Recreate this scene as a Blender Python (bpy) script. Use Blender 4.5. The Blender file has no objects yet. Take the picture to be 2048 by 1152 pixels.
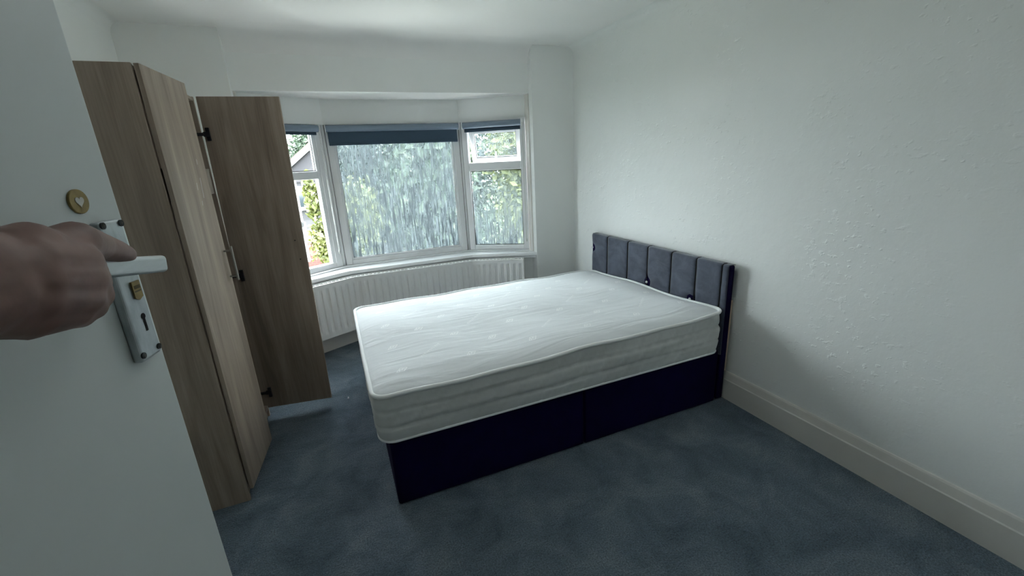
import bpy, bmesh, math, random
import numpy as np
from mathutils import Vector, Matrix, noise

sc = bpy.context.scene
col = sc.collection
random.seed(7)
R_ = math.radians

# ------------------------------------------------------------------ camera
CAM_H = 1.45
F_PX = 851.876
YAW, PIT, ROL = 0.383339, 0.290730, -0.0516376
cy, sy, cp, sp = math.cos(YAW), math.sin(YAW), math.cos(PIT), math.sin(PIT)
FWD = Vector((sy * cp, cy * cp, -sp))
r0 = Vector((cy, -sy, 0))
u0 = r0.cross(FWD)
RGT = math.cos(ROL) * r0 + math.sin(ROL) * u0
UPV = -math.sin(ROL) * r0 + math.cos(ROL) * u0
cam_d = bpy.data.cameras.new('camera')
cam_d.sensor_width = 36.0
cam_d.lens = F_PX / 2048 * 36.0
cam_d.clip_start = 0.02
cam_d.clip_end = 300
cam = bpy.data.objects.new('camera', cam_d)
col.objects.link(cam)
mw = Matrix.Identity(4)
for i in range(3):
    mw[i][0] = RGT[i]; mw[i][1] = UPV[i]; mw[i][2] = -FWD[i]
mw[2][3] = CAM_H
cam.matrix_world = mw
sc.camera = cam
CAM = Vector((0, 0, CAM_H))


def ray(px, py):
    return RGT * ((px - 1024) / F_PX) - UPV * ((py - 576) / F_PX) + FWD


# ------------------------------------------------------------------ sky, sun, exposure
world = bpy.data.worlds.new('sky')
sc.world = world
world.use_nodes = True
wb = world.node_tree.nodes['Background']
wb.inputs['Color'].default_value = (0.90, 0.955, 1.0, 1)
wb.inputs['Strength'].default_value = 20.0
sun_d = bpy.data.lights.new('sun', 'SUN')
sun_d.energy = 20.0
sun_d.angle = R_(2)
sun_d.color = (1.0, 0.95, 0.85)
sun = bpy.data.objects.new('sun', sun_d)
col.objects.link(sun)
sun.rotation_euler = Vector((0.33, 0.36, -1.0)).to_track_quat('-Z', 'Y').to_euler()
vs = sc.view_settings
vs.view_transform = 'Standard'
vs.look = 'None'
vs.gamma = 1.0
vs.use_curve_mapping = False
vs.exposure = 0.42
sc.cycles.max_bounces = 12
sc.cycles.diffuse_bounces = 8
sc.cycles.transparent_max_bounces = 16
sc.cycles.use_denoising = True
sc.cycles.sample_clamp_indirect = 8.0
sc.cycles.caustics_reflective = False
sc.cycles.caustics_refractive = False


# ------------------------------------------------------------------ material helpers
def new_mat(name):
    m = bpy.data.materials.new(name)
    m.use_nodes = True
    nt = m.node_tree
    return m, nt, nt.nodes['Principled BSDF'], nt.nodes['Material Output']


def mapped(nt, scale):
    tc = nt.nodes.new('ShaderNodeTexCoord')
    mp = nt.nodes.new('ShaderNodeMapping')
    mp.inputs['Scale'].default_value = scale
    nt.links.new(tc.outputs['Object'], mp.inputs['Vector'])
    return mp.outputs['Vector']


def noise_n(nt, scale3, s, detail=3, rough=0.5, dist=0.0):
    n = nt.nodes.new('ShaderNodeTexNoise')
    n.inputs['Scale'].default_value = s
    n.inputs['Detail'].default_value = detail
    n.inputs['Roughness'].default_value = rough
    n.inputs['Distortion'].default_value = dist
    nt.links.new(mapped(nt, scale3), n.inputs['Vector'])
    return n


def ramp_n(nt, fac, stops):
    r = nt.nodes.new('ShaderNodeValToRGB')
    cr = r.color_ramp
    while len(cr.elements) < len(stops):
        cr.elements.new(0.5)
    for e, (p, c) in zip(cr.elements, stops):
        e.position = p
        e.color = (*c, 1) if len(c) == 3 else c
    nt.links.new(fac, r.inputs['Fac'])
    return r


def bump_n(nt, height, strength, dist, bsdf, prev=None):
    b = nt.nodes.new('ShaderNodeBump')
    b.inputs['Strength'].default_value = strength
    b.inputs['Distance'].default_value = dist
    nt.links.new(height, b.inputs['Height'])
    if prev is not None:
        nt.links.new(prev.outputs['Normal'], b.inputs['Normal'])
    nt.links.new(b.outputs['Normal'], bsdf.inputs['Normal'])
    return b


def pmat(name, c, rough=0.6, metal=0.0, c2=None, scale3=(1, 1, 1), s=5.0, lo=0.35, hi=0.65, bump=0.0, bs=60.0, bd=0.002, sheen=0.0, spec=None):
    m, nt, b, o = new_mat(name)
    b.inputs['Base Color'].default_value = (*c, 1)
    b.inputs['Roughness'].default_value = rough
    b.inputs['Metallic'].default_value = metal
    if spec is not None:
        b.inputs['Specular IOR Level'].default_value = spec
    if sheen:
        b.inputs['Sheen Weight'].default_value = sheen
    if c2 is not None:
        n = noise_n(nt, scale3, s)
        r = ramp_n(nt, n.outputs['Fac'], [(lo, c), (hi, c2)])
        nt.links.new(r.outputs['Color'], b.inputs['Base Color'])
    if bump:
        n2 = noise_n(nt, (1, 1, 1), bs, 4)
        bump_n(nt, n2.outputs['Fac'], bump, bd, b)
    return m


MAT = {}
MAT['ceiling'] = pmat('ceiling paint', (0.90, 0.90, 0.885), 0.9, c2=(0.87, 0.87, 0.855), s=1.2, bump=0.15, bs=30)
MAT['wall'] = pmat('wall paint', (0.87, 0.885, 0.87), 0.85, c2=(0.84, 0.855, 0.84), s=1.5, bump=0.12, bs=40)
MAT['trim'] = pmat('gloss trim paint', (0.72, 0.70, 0.66), 0.45, c2=(0.68, 0.66, 0.62), s=3)
MAT['upvc'] = pmat('white window plastic', (0.84, 0.85, 0.86), 0.35, c2=(0.78, 0.79, 0.80), s=4, lo=0.45, hi=0.8)
MAT['radiator'] = pmat('radiator enamel', (0.90, 0.90, 0.89), 0.4)
MAT['door'] = pmat('door paint', (0.72, 0.76, 0.76), 0.5, c2=(0.68, 0.72, 0.72), s=2, bump=0.06, bs=25)
MAT['gasket'] = pmat('black rubber gasket', (0.012, 0.014, 0.016), 0.6)
MAT['dirt'] = pmat('dark joint sealant', (0.08, 0.075, 0.07), 0.8)
MAT['blind'] = pmat('navy blind cloth', (0.030, 0.062, 0.098), 0.75, c2=(0.036, 0.070, 0.108), s=300)
MAT['blind_roll_lit'] = pmat('lit navy blind roll', (0.17, 0.22, 0.28), 0.5)  # roll coloured lighter than the cloth, as if lit from below
MAT['chain'] = pmat('bead chain', (0.55, 0.55, 0.53), 0.4)
MAT['navy'] = pmat('plum navy plush', (0.0035, 0.0018, 0.026), 0.9, c2=(0.005, 0.0025, 0.032), s=12, bump=0.1, bs=250, spec=0.1)
MAT['crystal'] = pmat('crystal button', (0.95, 0.96, 0.98), 0.15, metal=0.2)
MAT['pine'] = pmat('raw pine strut', (0.48, 0.36, 0.25), 0.7)
MAT['alu'] = pmat('worn aluminium', (0.50, 0.54, 0.56), 0.42, metal=0.75, c2=(0.34, 0.38, 0.40), scale3=(1, 1, 0.4), s=90, lo=0.4, hi=0.75, bump=0.05, bs=200, bd=0.0005)
MAT['lever'] = pmat('satin aluminium lever', (0.66, 0.70, 0.72), 0.38, metal=0.6, c2=(0.60, 0.64, 0.66), scale3=(1, 0.1, 1), s=200)
MAT['screw'] = pmat('dark screw', (0.03, 0.035, 0.04), 0.4, metal=0.6)
MAT['brass'] = pmat('dull brass', (0.30, 0.22, 0.075), 0.45, metal=0.35, c2=(0.22, 0.16, 0.06), s=120)
MAT['badgeprint'] = pmat('badge print', (0.07, 0.055, 0.02), 0.6)
MAT['heart'] = pmat('pale heart print', (0.62, 0.60, 0.56), 0.6)
MAT['hole'] = pmat('keyhole dark', (0.004, 0.004, 0.006), 0.9)
MAT['hinge'] = pmat('black hinge', (0.012, 0.012, 0.016), 0.5)
MAT['steel'] = pmat('brushed steel bar', (0.34, 0.33, 0.30), 0.35, metal=0.8)
MAT['paper'] = pmat('white paper scrap', (0.85, 0.87, 0.9), 0.7)
MAT['darkboard'] = pmat('dark edge', (0.05, 0.04, 0.04), 0.8)
MAT['piping'] = pmat('mattress piping', (0.90, 0.91, 0.91), 0.7)
MAT['stitch'] = pmat('white embroidery', (0.97, 0.98, 0.99), 0.35)
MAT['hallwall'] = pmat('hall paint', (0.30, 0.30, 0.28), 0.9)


def wall_bumpy():
    m, nt, b, o = new_mat('lumpy painted plaster')
    n = noise_n(nt, (1, 1, 1), 1.1, 3)
    r = ramp_n(nt, n.outputs['Fac'], [(0.35, (0.85, 0.87, 0.86)), (0.65, (0.88, 0.89, 0.875))])
    nt.links.new(r.outputs['Color'], b.inputs['Base Color'])
    b.inputs['Roughness'].default_value = 0.8
    n1 = noise_n(nt, (1, 0.8, 1.25), 42, 2, 0.5)
    r1 = ramp_n(nt, n1.outputs['Fac'], [(0.60, (0, 0, 0)), (0.72, (1, 1, 1))])
    nm = noise_n(nt, (1, 1, 1), 2.4, 2)
    rm = ramp_n(nt, nm.outputs['Fac'], [(0.40, (0.1, 0.1, 0.1)), (0.62, (1, 1, 1))])
    mx = nt.nodes.new('ShaderNodeMath'); mx.operation = 'MULTIPLY'
    nt.links.new(r1.outputs['Color'], mx.inputs[0]); nt.links.new(rm.outputs['Color'], mx.inputs[1])
    b1 = bump_n(nt, mx.outputs[0], 0.6, 0.0030, b)
    n2 = noise_n(nt, (1, 1, 1), 9, 4)
    b2 = bump_n(nt, n2.outputs['Fac'], 0.55, 0.008, b, b1)
    n3 = noise_n(nt, (1, 1, 1), 120, 2)
    bump_n(nt, n3.outputs['Fac'], 0.25, 0.001, b, b2)
    return m


MAT['wall_bumpy'] = wall_bumpy()


def carpet():
    m, nt, b, o = new_mat('teal grey carpet')
    n = noise_n(nt, (1, 1, 1), 4.5, 6, 0.65, 0.6)
    r = ramp_n(nt, n.outputs['Fac'], [(0.30, (0.074, 0.110, 0.145)), (0.50, (0.128, 0.172, 0.216)), (0.72, (0.205, 0.248, 0.290))])
    n2 = noise_n(nt, (1, 1, 1), 170, 3, 0.7)
    r2 = ramp_n(nt, n2.outputs['Fac'], [(0.30, (0.45, 0.45, 0.45)), (0.70, (1.5, 1.5, 1.5))])
    mx = nt.nodes.new('ShaderNodeMix'); mx.data_type = 'RGBA'; mx.blend_type = 'MULTIPLY'
    mx.inputs['Factor'].default_value = 1.0
    nt.links.new(r.outputs['Color'], mx.inputs['A']); nt.links.new(r2.outputs['Color'], mx.inputs['B'])
    nt.links.new(mx.outputs['Result'], b.inputs['Base Color'])
    b.inputs['Roughness'].default_value = 1.0
    b.inputs['Specular IOR Level'].default_value = 0.05
    b.inputs['Sheen Weight'].default_value = 0.15
    b1 = bump_n(nt, n2.outputs['Fac'], 0.9, 0.006, b)
    n3 = noise_n(nt, (1, 2.2, 1), 28, 4, 0.6)
    bump_n(nt, n3.outputs['Fac'], 0.7, 0.012, b, b1)
    return m


MAT['carpet'] = carpet()


def wood(name, ca, cb, cc):
    m, nt, b, o = new_mat(name)
    n = noise_n(nt, (3.2, 3.2, 0.28), 4.0, 5, 0.55, 0.9)
    r = ramp_n(nt, n.outputs['Fac'], [(0.30, ca), (0.50, cb), (0.70, cc)])
    n2 = noise_n(nt, (60, 60, 1.4), 3.0, 3)
    r2 = ramp_n(nt, n2.outputs['Fac'], [(0.3, (0.86, 0.86, 0.86)), (0.7, (1.08, 1.08, 1.08))])
    mx = nt.nodes.new('ShaderNodeMix'); mx.data_type = 'RGBA'; mx.blend_type = 'MULTIPLY'
    mx.inputs['Factor'].default_value = 1.0
    nt.links.new(r.outputs['Color'], mx.inputs['A']); nt.links.new(r2.outputs['Color'], mx.inputs['B'])
    nt.links.new(mx.outputs['Result'], b.inputs['Base Color'])
    b.inputs['Roughness'].default_value = 0.45
    return m


MAT['wood'] = wood('beech laminate', (0.21, 0.160, 0.122), (0.32, 0.252, 0.198), (0.41, 0.33, 0.262))


def plush():
    m, nt, b, o = new_mat('charcoal blue velvet')
    n = noise_n(nt, (1, 1, 1.6), 7, 4, 0.6, 1.0)
    r = ramp_n(nt, n.outputs['Fac'], [(0.35, (0.022, 0.030, 0.054)), (0.68, (0.056, 0.070, 0.108))])
    nt.links.new(r.outputs['Color'], b.inputs['Base Color'])
    b.inputs['Roughness'].default_value = 0.75
    b.inputs['Sheen Weight'].default_value = 0.35
    n2 = noise_n(nt, (1, 1, 1), 16, 3)
    bump_n(nt, n2.outputs['Fac'], 0.25, 0.008, b)
    return m


MAT['velvet'] = plush()


def knit():
    m, nt, b, o = new_mat('white mattress knit')
    b.inputs['Base Color'].default_value = (0.78, 0.80, 0.825, 1)
    b.inputs['Roughness'].default_value = 0.85
    n = noise_n(nt, (0.5, 2.2, 1), 4.0, 3, 0.5, 0.8)
    b1 = bump_n(nt, n.outputs['Fac'], 0.35, 0.03, b)
    n2 = noise_n(nt, (1, 1, 1), 500, 1)
    bump_n(nt, n2.outputs['Fac'], 0.15, 0.001, b, b1)
    return m


MAT['knit'] = knit()
MAT['border'] = pmat('quilted mattress border', (0.62, 0.63, 0.62), 0.85, c2=(0.70, 0.71, 0.70), s=3, bump=0.2, bs=35, bd=0.004)


def skin():
    m, nt, b, o = new_mat('skin')
    n = noise_n(nt, (1, 1, 1), 30, 4)
    r = ramp_n(nt, n.outputs['Fac'], [(0.3, (0.17, 0.092, 0.076)), (0.7, (0.25, 0.138, 0.112))])
    nt.links.new(r.outputs['Color'], b.inputs['Base Color'])
    b.inputs['Roughness'].default_value = 0.55
    b.inputs['Subsurface Weight'].default_value = 0.08
    b.inputs['Subsurface Scale'].default_value = 0.01
    n2 = noise_n(nt, (1, 1, 1), 160, 3)
    bump_n(nt, n2.outputs['Fac'], 0.15, 0.001, b)
    return m


MAT['skin'] = skin()
MAT['nail'] = pmat('nail', (0.50, 0.32, 0.26), 0.35)


def glass(name, wet):
    m, nt, b, o = new_mat(name)
    nt.nodes.remove(b)
    tr = nt.nodes.new('ShaderNodeBsdfTransparent')
    tr.inputs['Color'].default_value = (0.93, 0.97, 0.96, 1)
    gl = nt.nodes.new('ShaderNodeBsdfGlossy')
    gl.inputs['Roughness'].default_value = 0.03
    fr = nt.nodes.new('ShaderNodeFresnel'); fr.inputs['IOR'].default_value = 1.25
    m1 = nt.nodes.new('ShaderNodeMixShader')
    nt.links.new(fr.outputs[0], m1.inputs['Fac'])
    nt.links.new(tr.outputs[0], m1.inputs[1]); nt.links.new(gl.outputs[0], m1.inputs[2])
    last = m1
    if wet:
        # condensation that has run down the pane: vertical streaks of white film
        n = noise_n(nt, (85, 85, 6.0), 1.0, 3, 0.6, 1.0)
        r = ramp_n(nt, n.outputs['Fac'], [(0.45, (0, 0, 0)), (0.55, (1, 1, 1))])
        n2 = noise_n(nt, (1, 1, 1), 2.6, 3)
        r2 = ramp_n(nt, n2.outputs['Fac'], [(0.30, (0.65, 0.65, 0.65)), (0.62, (1, 1, 1))])
        # the film thins towards the top of the pane
        tc = nt.nodes.new('ShaderNodeTexCoord'); sx = nt.nodes.new('ShaderNodeSeparateXYZ')
        nt.links.new(tc.outputs['Object'], sx.inputs[0])
        mr = nt.nodes.new('ShaderNodeMapRange')
        mr.inputs['From Min'].default_value = wet[0]; mr.inputs['From Max'].default_value = wet[1]
        mr.inputs['To Min'].default_value = wet[2]; mr.inputs['To Max'].default_value = wet[3]
        nt.links.new(sx.outputs['Z'], mr.inputs['Value'])
        a = nt.nodes.new('ShaderNodeMath'); a.operation = 'MULTIPLY'
        nt.links.new(r.outputs['Color'], a.inputs[0]); nt.links.new(r2.outputs['Color'], a.inputs[1])
        base = nt.nodes.new('ShaderNodeMath'); base.operation = 'MULTIPLY_ADD'
        base.inputs[1].default_value = 0.66; base.inputs[2].default_value = 0.28
        nt.links.new(a.outputs[0], base.inputs[0])
        a2 = nt.nodes.new('ShaderNodeMath'); a2.operation = 'MULTIPLY'
        nt.links.new(base.outputs[0], a2.inputs[0]); nt.links.new(mr.outputs[0], a2.inputs[1])
        tl = nt.nodes.new('ShaderNodeBsdfTranslucent'); tl.inputs['Color'].default_value = (0.072, 0.086, 0.094, 1)
        df = nt.nodes.new('ShaderNodeBsdfDiffuse'); df.inputs['Color'].default_value = (0.72, 0.77, 0.79, 1)
        m2 = nt.nodes.new('ShaderNodeMixShader'); m2.inputs['Fac'].default_value = 0.15
        nt.links.new(tl.outputs[0], m2.inputs[1]); nt.links.new(df.outputs[0], m2.inputs[2])
        m3 = nt.nodes.new('ShaderNodeMixShader')
        nt.links.new(a2.outputs[0], m3.inputs['Fac'])
        nt.links.new(m1.outputs[0], m3.inputs[1]); nt.links.new(m2.outputs[0], m3.inputs[2])
        last = m3
    nt.links.new(last.outputs[0], o.inputs['Surface'])
    return m


MAT['glass'] = glass('clear pane', None)
MAT['glass_wet'] = glass('streaked pane', (0.70, 1.65, 1.15, 0.75))
MAT['glass_wet2'] = glass('half streaked pane', (0.70, 1.36, 1.2, 0.25))
MAT['glass_vent'] = glass('misted vent pane', (1.45, 1.70, 0.5, 0.45))


def leafmat(name, a, b_):
    a = tuple(q * 0.68 for q in a); b_ = tuple(q * 0.68 for q in b_)
    m, nt, b, o = new_mat(name)
    n = noise_n(nt, (1, 1, 1), 1.7, 4, 0.7)
    r = ramp_n(nt, n.outputs['Fac'], [(0.35, a), (0.65, b_)])
    nt.links.new(r.outputs['Color'], b.inputs['Base Color'])
    b.inputs['Roughness'].default_value = 0.5
    tl = nt.nodes.new('ShaderNodeBsdfTranslucent')
    nt.links.new(r.outputs['Color'], tl.inputs['Color'])
    mx = nt.nodes.new('ShaderNodeMixShader'); mx.inputs['Fac'].default_value = 0.3
    nt.links.new(b.outputs[0], mx.inputs[1]); nt.links.new(tl.outputs[0], mx.inputs[2])
    nt.links.new(mx.outputs[0], o.inputs['Surface'])
    return m


MAT['leaf_a'] = leafmat('mid green leaf', (0.018, 0.036, 0.022), (0.050, 0.082, 0.040))
MAT['leaf_b'] = leafmat('dark green leaf', (0.010, 0.022, 0.018), (0.028, 0.048, 0.034))
MAT['leaf_c'] = leafmat('lime leaf', (0.055, 0.075, 0.012), (0.125, 0.140, 0.035))
MAT['bark'] = pmat('bark', (0.05, 0.04, 0.03), 0.9)
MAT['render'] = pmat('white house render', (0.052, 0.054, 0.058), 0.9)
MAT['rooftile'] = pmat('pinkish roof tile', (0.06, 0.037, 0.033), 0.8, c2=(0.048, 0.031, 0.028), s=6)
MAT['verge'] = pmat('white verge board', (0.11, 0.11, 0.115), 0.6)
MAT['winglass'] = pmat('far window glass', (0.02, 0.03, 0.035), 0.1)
MAT['bounce_paving'] = pmat('pale paving', (0.62, 0.61, 0.58), 0.9, c2=(0.56, 0.55, 0.52), s=3)  # surface of the added light bouncing slab below the bay
MAT['grass'] = pmat('lawn', (0.03, 0.045, 0.015), 0.95, c2=(0.045, 0.06, 0.02), s=2)


def brickmat(name, c1, c2, cm, sc_):
    m, nt, b, o = new_mat(name)
    t = nt.nodes.new('ShaderNodeTexBrick')
    t.inputs['Color1'].default_value = (*c1, 1); t.inputs['Color2'].default_value = (*c2, 1); t.inputs['Mortar'].default_value = (*cm, 1)
    t.inputs['Scale'].default_value = sc_
    tc = nt.nodes.new('ShaderNodeTexCoord')
    mp = nt.nodes.new('ShaderNodeMapping'); mp.inputs['Rotation'].default_value = (R_(90), 0, 0)
    nt.links.new(tc.outputs['Object'], mp.inputs['Vector']); nt.links.new(mp.outputs['Vector'], t.inputs['Vector'])
    nt.links.new(t.outputs['Color'], b.inputs['Base Color'])
    b.inputs['Roughness'].default_value = 0.9
    return m


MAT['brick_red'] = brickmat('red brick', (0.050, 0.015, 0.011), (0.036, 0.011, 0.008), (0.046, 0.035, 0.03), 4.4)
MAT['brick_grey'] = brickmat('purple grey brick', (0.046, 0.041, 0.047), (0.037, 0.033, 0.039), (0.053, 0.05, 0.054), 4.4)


# ------------------------------------------------------------------ mesh helpers
def box(bm, x0, x1, y0, y1, z0, z1):
    v = [bm.verts.new(p) for p in ((x0, y0, z0), (x1, y0, z0), (x1, y1, z0), (x0, y1, z0), (x0, y0, z1), (x1, y0, z1), (x1, y1, z1), (x0, y1, z1))]
    for f in ((3, 2, 1, 0), (4, 5, 6, 7), (0, 1, 5, 4), (1, 2, 6, 5), (2, 3, 7, 6), (3, 0, 4, 7)):
        bm.faces.new([v[i] for i in f])
    return v


def fbox(bm, o, ax, ay, az, x0, x1, y0, y1, z0, z1):
    """box in a local frame: origin o and three axes"""
    v = box(bm, x0, x1, y0, y1, z0, z1)
    for q in v:
        c = q.co.copy()
        q.co = o + ax * c.x + ay * c.y + az * c.z
    return v


def prism(bm, poly, f0, f1):
    """poly: list of 2d points; f0,f1 map (a,b)->Vector for the two caps"""
    a = [bm.verts.new(f0(*p)) for p in poly]
    b = [bm.verts.new(f1(*p)) for p in poly]
    n = len(poly)
    bm.faces.new(a[::-1]); bm.faces.new(b)
    for i in range(n):
        bm.faces.new((a[i], a[(i + 1) % n], b[(i + 1) % n], b[i]))


def offset_poly(pts, v):
    """offset open polyline to its left by v, mitred"""
    pts = [Vector((p[0], p[1])) for p in pts]
    out = []
    ns = []
    for a, b in zip(pts, pts[1:]):
        d = (b - a).normalized(); ns.append(Vector((-d.y, d.x)))
    for i, p in enumerate(pts):
        if i == 0: out.append(p + ns[0] * v)
        elif i == len(pts) - 1: out.append(p + ns[-1] * v)
        else:
            m = (ns[i - 1] + ns[i]).normalized()
            out.append(p + m * (v / m.dot(ns[i])))
    return out


def sweep(bm, pts, v0, v1, z0, z1):
    a = offset_poly(pts, v0); b = offset_poly(pts, v1)
    rows = []
    for p, q in zip(a, b):
        rows.append([bm.verts.new((p.x, p.y, z0)), bm.verts.new((q.x, q.y, z0)), bm.verts.new((q.x, q.y, z1)), bm.verts.new((p.x, p.y, z1))])
    for r, s in zip(rows, rows[1:]):
        for k in range(4):
            bm.faces.new((r[k], s[k], s[(k + 1) % 4], r[(k + 1) % 4]))
    bm.faces.new(rows[0]); bm.faces.new(rows[-1][::-1])


def tube(bm, pts, r, seg=8, closed=False, caps=True):
    pts = [Vector(p) for p in pts]
    n = len(pts)
    rs = r if isinstance(r, (list, tuple)) else [r] * n
    rings = []
    up = None
    for i, p in enumerate(pts):
        a = pts[(i - 1) % n] if (closed or i > 0) else p
        b = pts[(i + 1) % n] if (closed or i < n - 1) else p
        t = (b - a).normalized()
        if up is None:
            up = Vector((0, 0, 1)) if abs(t.z) < 0.9 else Vector((1, 0, 0))
        s = t.cross(up).normalized(); w = s.cross(t).normalized()
        up = w
        rings.append([bm.verts.new(p + (s * math.cos(k * 2 * math.pi / seg) + w * math.sin(k * 2 * math.pi / seg)) * rs[i]) for k in range(seg)])
    m = n if closed else n - 1
    for i in range(m):
        a, b = rings[i], rings[(i + 1) % n]
        for k in range(seg):
            bm.faces.new((a[k], a[(k + 1) % seg], b[(k + 1) % seg], b[k]))
    if caps and not closed:
        bm.faces.new(rings[0][::-1]); bm.faces.new(rings[-1])


def ball(bm, c, r, sub=2, sx=(1, 1, 1)):
    g = bmesh.ops.create_icosphere(bm, subdivisions=sub, radius=r)
    for v in g['verts']:
        v.co = Vector((v.co.x * sx[0], v.co.y * sx[1], v.co.z * sx[2])) + Vector(c)


def obj(name, bm, mat, parent=None, smooth=False, bevel=0.0, bseg=2, angle=None):
    bmesh.ops.recalc_face_normals(bm, faces=bm.faces[:])
    me = bpy.data.meshes.new(name)
    bm.to_mesh(me); bm.free()
    o = bpy.data.objects.new(name, me)
    col.objects.link(o)
    if mat: me.materials.append(MAT[mat] if isinstance(mat, str) else mat)
    if parent is not None:
        o.parent = parent
        if parent.type == 'EMPTY':
            o.matrix_parent_inverse = Matrix.Translation(-parent.location)
    if bevel:
        md = o.modifiers.new('bevel', 'BEVEL'); md.width = bevel; md.segments = bseg; md.limit_method = 'ANGLE'; md.angle_limit = R_(40)
    if smooth:
        for p in me.polygons: p.use_smooth = True
    if angle:
        for p in me.polygons: p.use_smooth = True
        me.set_sharp_from_angle(angle=R_(angle))
    return o


def tag(o, label, cat, group=None, kind=None):
    o['label'] = label; o['category'] = cat
    if group: o['group'] = group
    if kind: o['kind'] = kind
    return o


def thing(name, loc, label, cat, group=None, kind=None):
    o = bpy.data.objects.new(name, None)
    o.empty_display_size = 0.1
    o.location = loc
    col.objects.link(o)
    return tag(o, label, cat, group, kind)


def part(name, mat, parent, fn, **kw):
    bm = bmesh.new(); fn(bm)
    return obj(name, bm, mat, parent, **kw)


B = bmesh.new

# ------------------------------------------------------------------ the room
XL, XR, YB, YF, ZC = -1.02, 2.036, 3.43, -0.20, 2.325
OL, OR = -0.485, 1.646                   # bay opening
WPTS = [(-0.475, 3.555), (0.02, 3.87), (1.14, 3.87), (1.63, 3.555)]     # inner faces of the window frames
BPTS = [(OL, 3.53), (0.045, 3.79), (1.115, 3.79), (OR, 3.53)]           # inner face of the wall under the windows
Z_SILL, Z_HEAD, Z_SOF = 0.655, 1.79, 1.975
DOOR_A = R_(13)
DE = Vector((-0.357 * 0.60, 0.60, 0))    # free edge of the open room door
DD = Vector((math.sin(DOOR_A), math.cos(DOOR_A), 0))
DN = Vector((math.cos(DOOR_A), -math.sin(DOOR_A), 0))
HINGE = DE - DD * 0.78                   # about (-0.39, -0.16)
ZV = Vector((0, 0, 1))

bm = B()
poly = [(XL - 0.1, -1.6), (XR + 0.1, -1.6), (XR + 0.1, YB + 0.05), (OR, YB + 0.05), (OR, 3.55), (1.115, 3.82), (0.045, 3.82), (OL, 3.55), (OL, YB + 0.05), (XL - 0.1, YB + 0.05)]
prism(bm, poly, lambda a, b: Vector((a, b, -0.12)), lambda a, b: Vector((a, b, 0)))
tag(obj('floor', bm, 'carpet'), 'dark teal grey fitted carpet over the bedroom floor', 'floor', kind='structure')

# ceiling with the plaster curving down to the lintel over the bay
bm = B()
box(bm, XL - 0.1, XR + 0.1, -1.6, YB - 0.16, ZC, ZC + 0.12)
box(bm, XL - 0.1, OL, YB - 0.16, YB + 0.1, ZC, ZC + 0.12)
box(bm, OR, XR + 0.1, YB - 0.16, YB + 0.1, ZC, ZC + 0.12)
prof = [(YB - 0.16, ZC), (YB - 0.06, ZC - 0.006), (YB, ZC - 0.022), (YB + 0.03, ZC - 0.048), (YB + 0.052, ZC - 0.082), (YB + 0.06, ZC - 0.125), (YB + 0.2, ZC - 0.125), (YB + 0.2, ZC + 0.12), (YB - 0.16, ZC + 0.12)]
prism(bm, prof, lambda a, b: Vector((OL, a, b)), lambda a, b: Vector((OR, a, b)))
tag(obj('ceiling', bm, 'ceiling', angle=35), 'off white ceiling curving down over the bay window', 'ceiling', kind='structure')


def fillet(bm, xw, sgn, r=0.075):
    pts = [(xw, ZC)] + [(xw - sgn * r * (1 - math.sin(t)), ZC - r * (1 - math.cos(t))) for t in [R_(k * 11.25) for k in range(9)]]
    prism(bm, pts, lambda a, b: Vector((a, YF, b)), lambda a, b: Vector((a, YB, b)))


bm = B()
box(bm, XR, XR + 0.1, -1.6, YB + 0.1, 0, ZC + 0.05)
fillet(bm, XR, 1, 0.06)
tag(obj('wall_right', bm, 'wall_bumpy', angle=35), 'white lumpy plaster wall behind the headboard', 'wall', kind='structure')
bm = B()
box(bm, XL - 0.1, XL, -1.6, YB + 0.1, 0, ZC + 0.05)
fillet(bm, XL, -1, 0.06)
tag(obj('wall_left', bm, 'wall', angle=35), 'white wall behind the wardrobe', 'wall', kind='structure')
bm = B()
box(bm, XL - 0.1, OL, YB, YB + 0.14, 0, ZC + 0.05)
box(bm, OR, XR + 0.1, YB, YB + 0.14, 0, ZC + 0.05)
box(bm, OL - 0.002, OR + 0.002, YB + 0.06, YB + 0.14, Z_SOF, ZC)
tag(obj('wall_back', bm, 'wall'), 'white back wall with piers and lintel framing the bay', 'wall', kind='structure')
# bay shell: wall under the sill, fascia over the windows and flat soffit
bm = B()
sweep(bm, BPTS, 0, 0.14, 0, 0.625)
tag(obj('wall_bay', bm, 'wall'), 'low white bay wall behind the radiator', 'wall', kind='structure')
bm = B()
sweep(bm, [(-0.52, 3.53), (0.03, 3.855), (1.13, 3.855), (1.68, 3.53)], 0, 0.12, Z_HEAD, Z_SOF + 0.05)
tag(obj('wall_bay_fascia', bm, 'wall'), 'white plaster band above the bay windows', 'wall', kind='structure')
bm = B()
prism(bm, [(OL - 0.1, YB + 0.14), (OR + 0.1, YB + 0.14), (OR + 0.1, 3.56), (1.2, 4.02), (-0.04, 4.02), (OL - 0.1, 3.56)], lambda a, b: Vector((a, b, Z_SOF)), lambda a, b: Vector((a, b, Z_SOF + 0.08)))
tag(obj('ceiling_bay', bm, 'ceiling'), 'flat white soffit inside the bay', 'ceiling', kind='structure')
# near wall with the doorway the camera stands in, and the landing behind it
bm = B()
DX0, DX1 = HINGE.x - 0.01, HINGE.x + 0.80
box(bm, XL - 0.1, DX0, YF - 0.1, YF, 0, ZC + 0.02)
box(bm, DX1, XR + 0.1, YF - 0.1, YF, 0, ZC + 0.02)
box(bm, DX0, DX1, YF - 0.1, YF, 2.02, ZC + 0.02)
tag(obj('wall_front', bm, 'wall'), 'white wall with the open doorway onto the landing', 'wall', kind='structure')
bm = B()
box(bm, XL - 0.1, XR + 0.1, -1.7, -1.6, 0, ZC + 0.05)
tag(obj('wall_landing', bm, 'hallwall'), 'dim landing wall beyond the doorway', 'wall', kind='structure')
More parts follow.
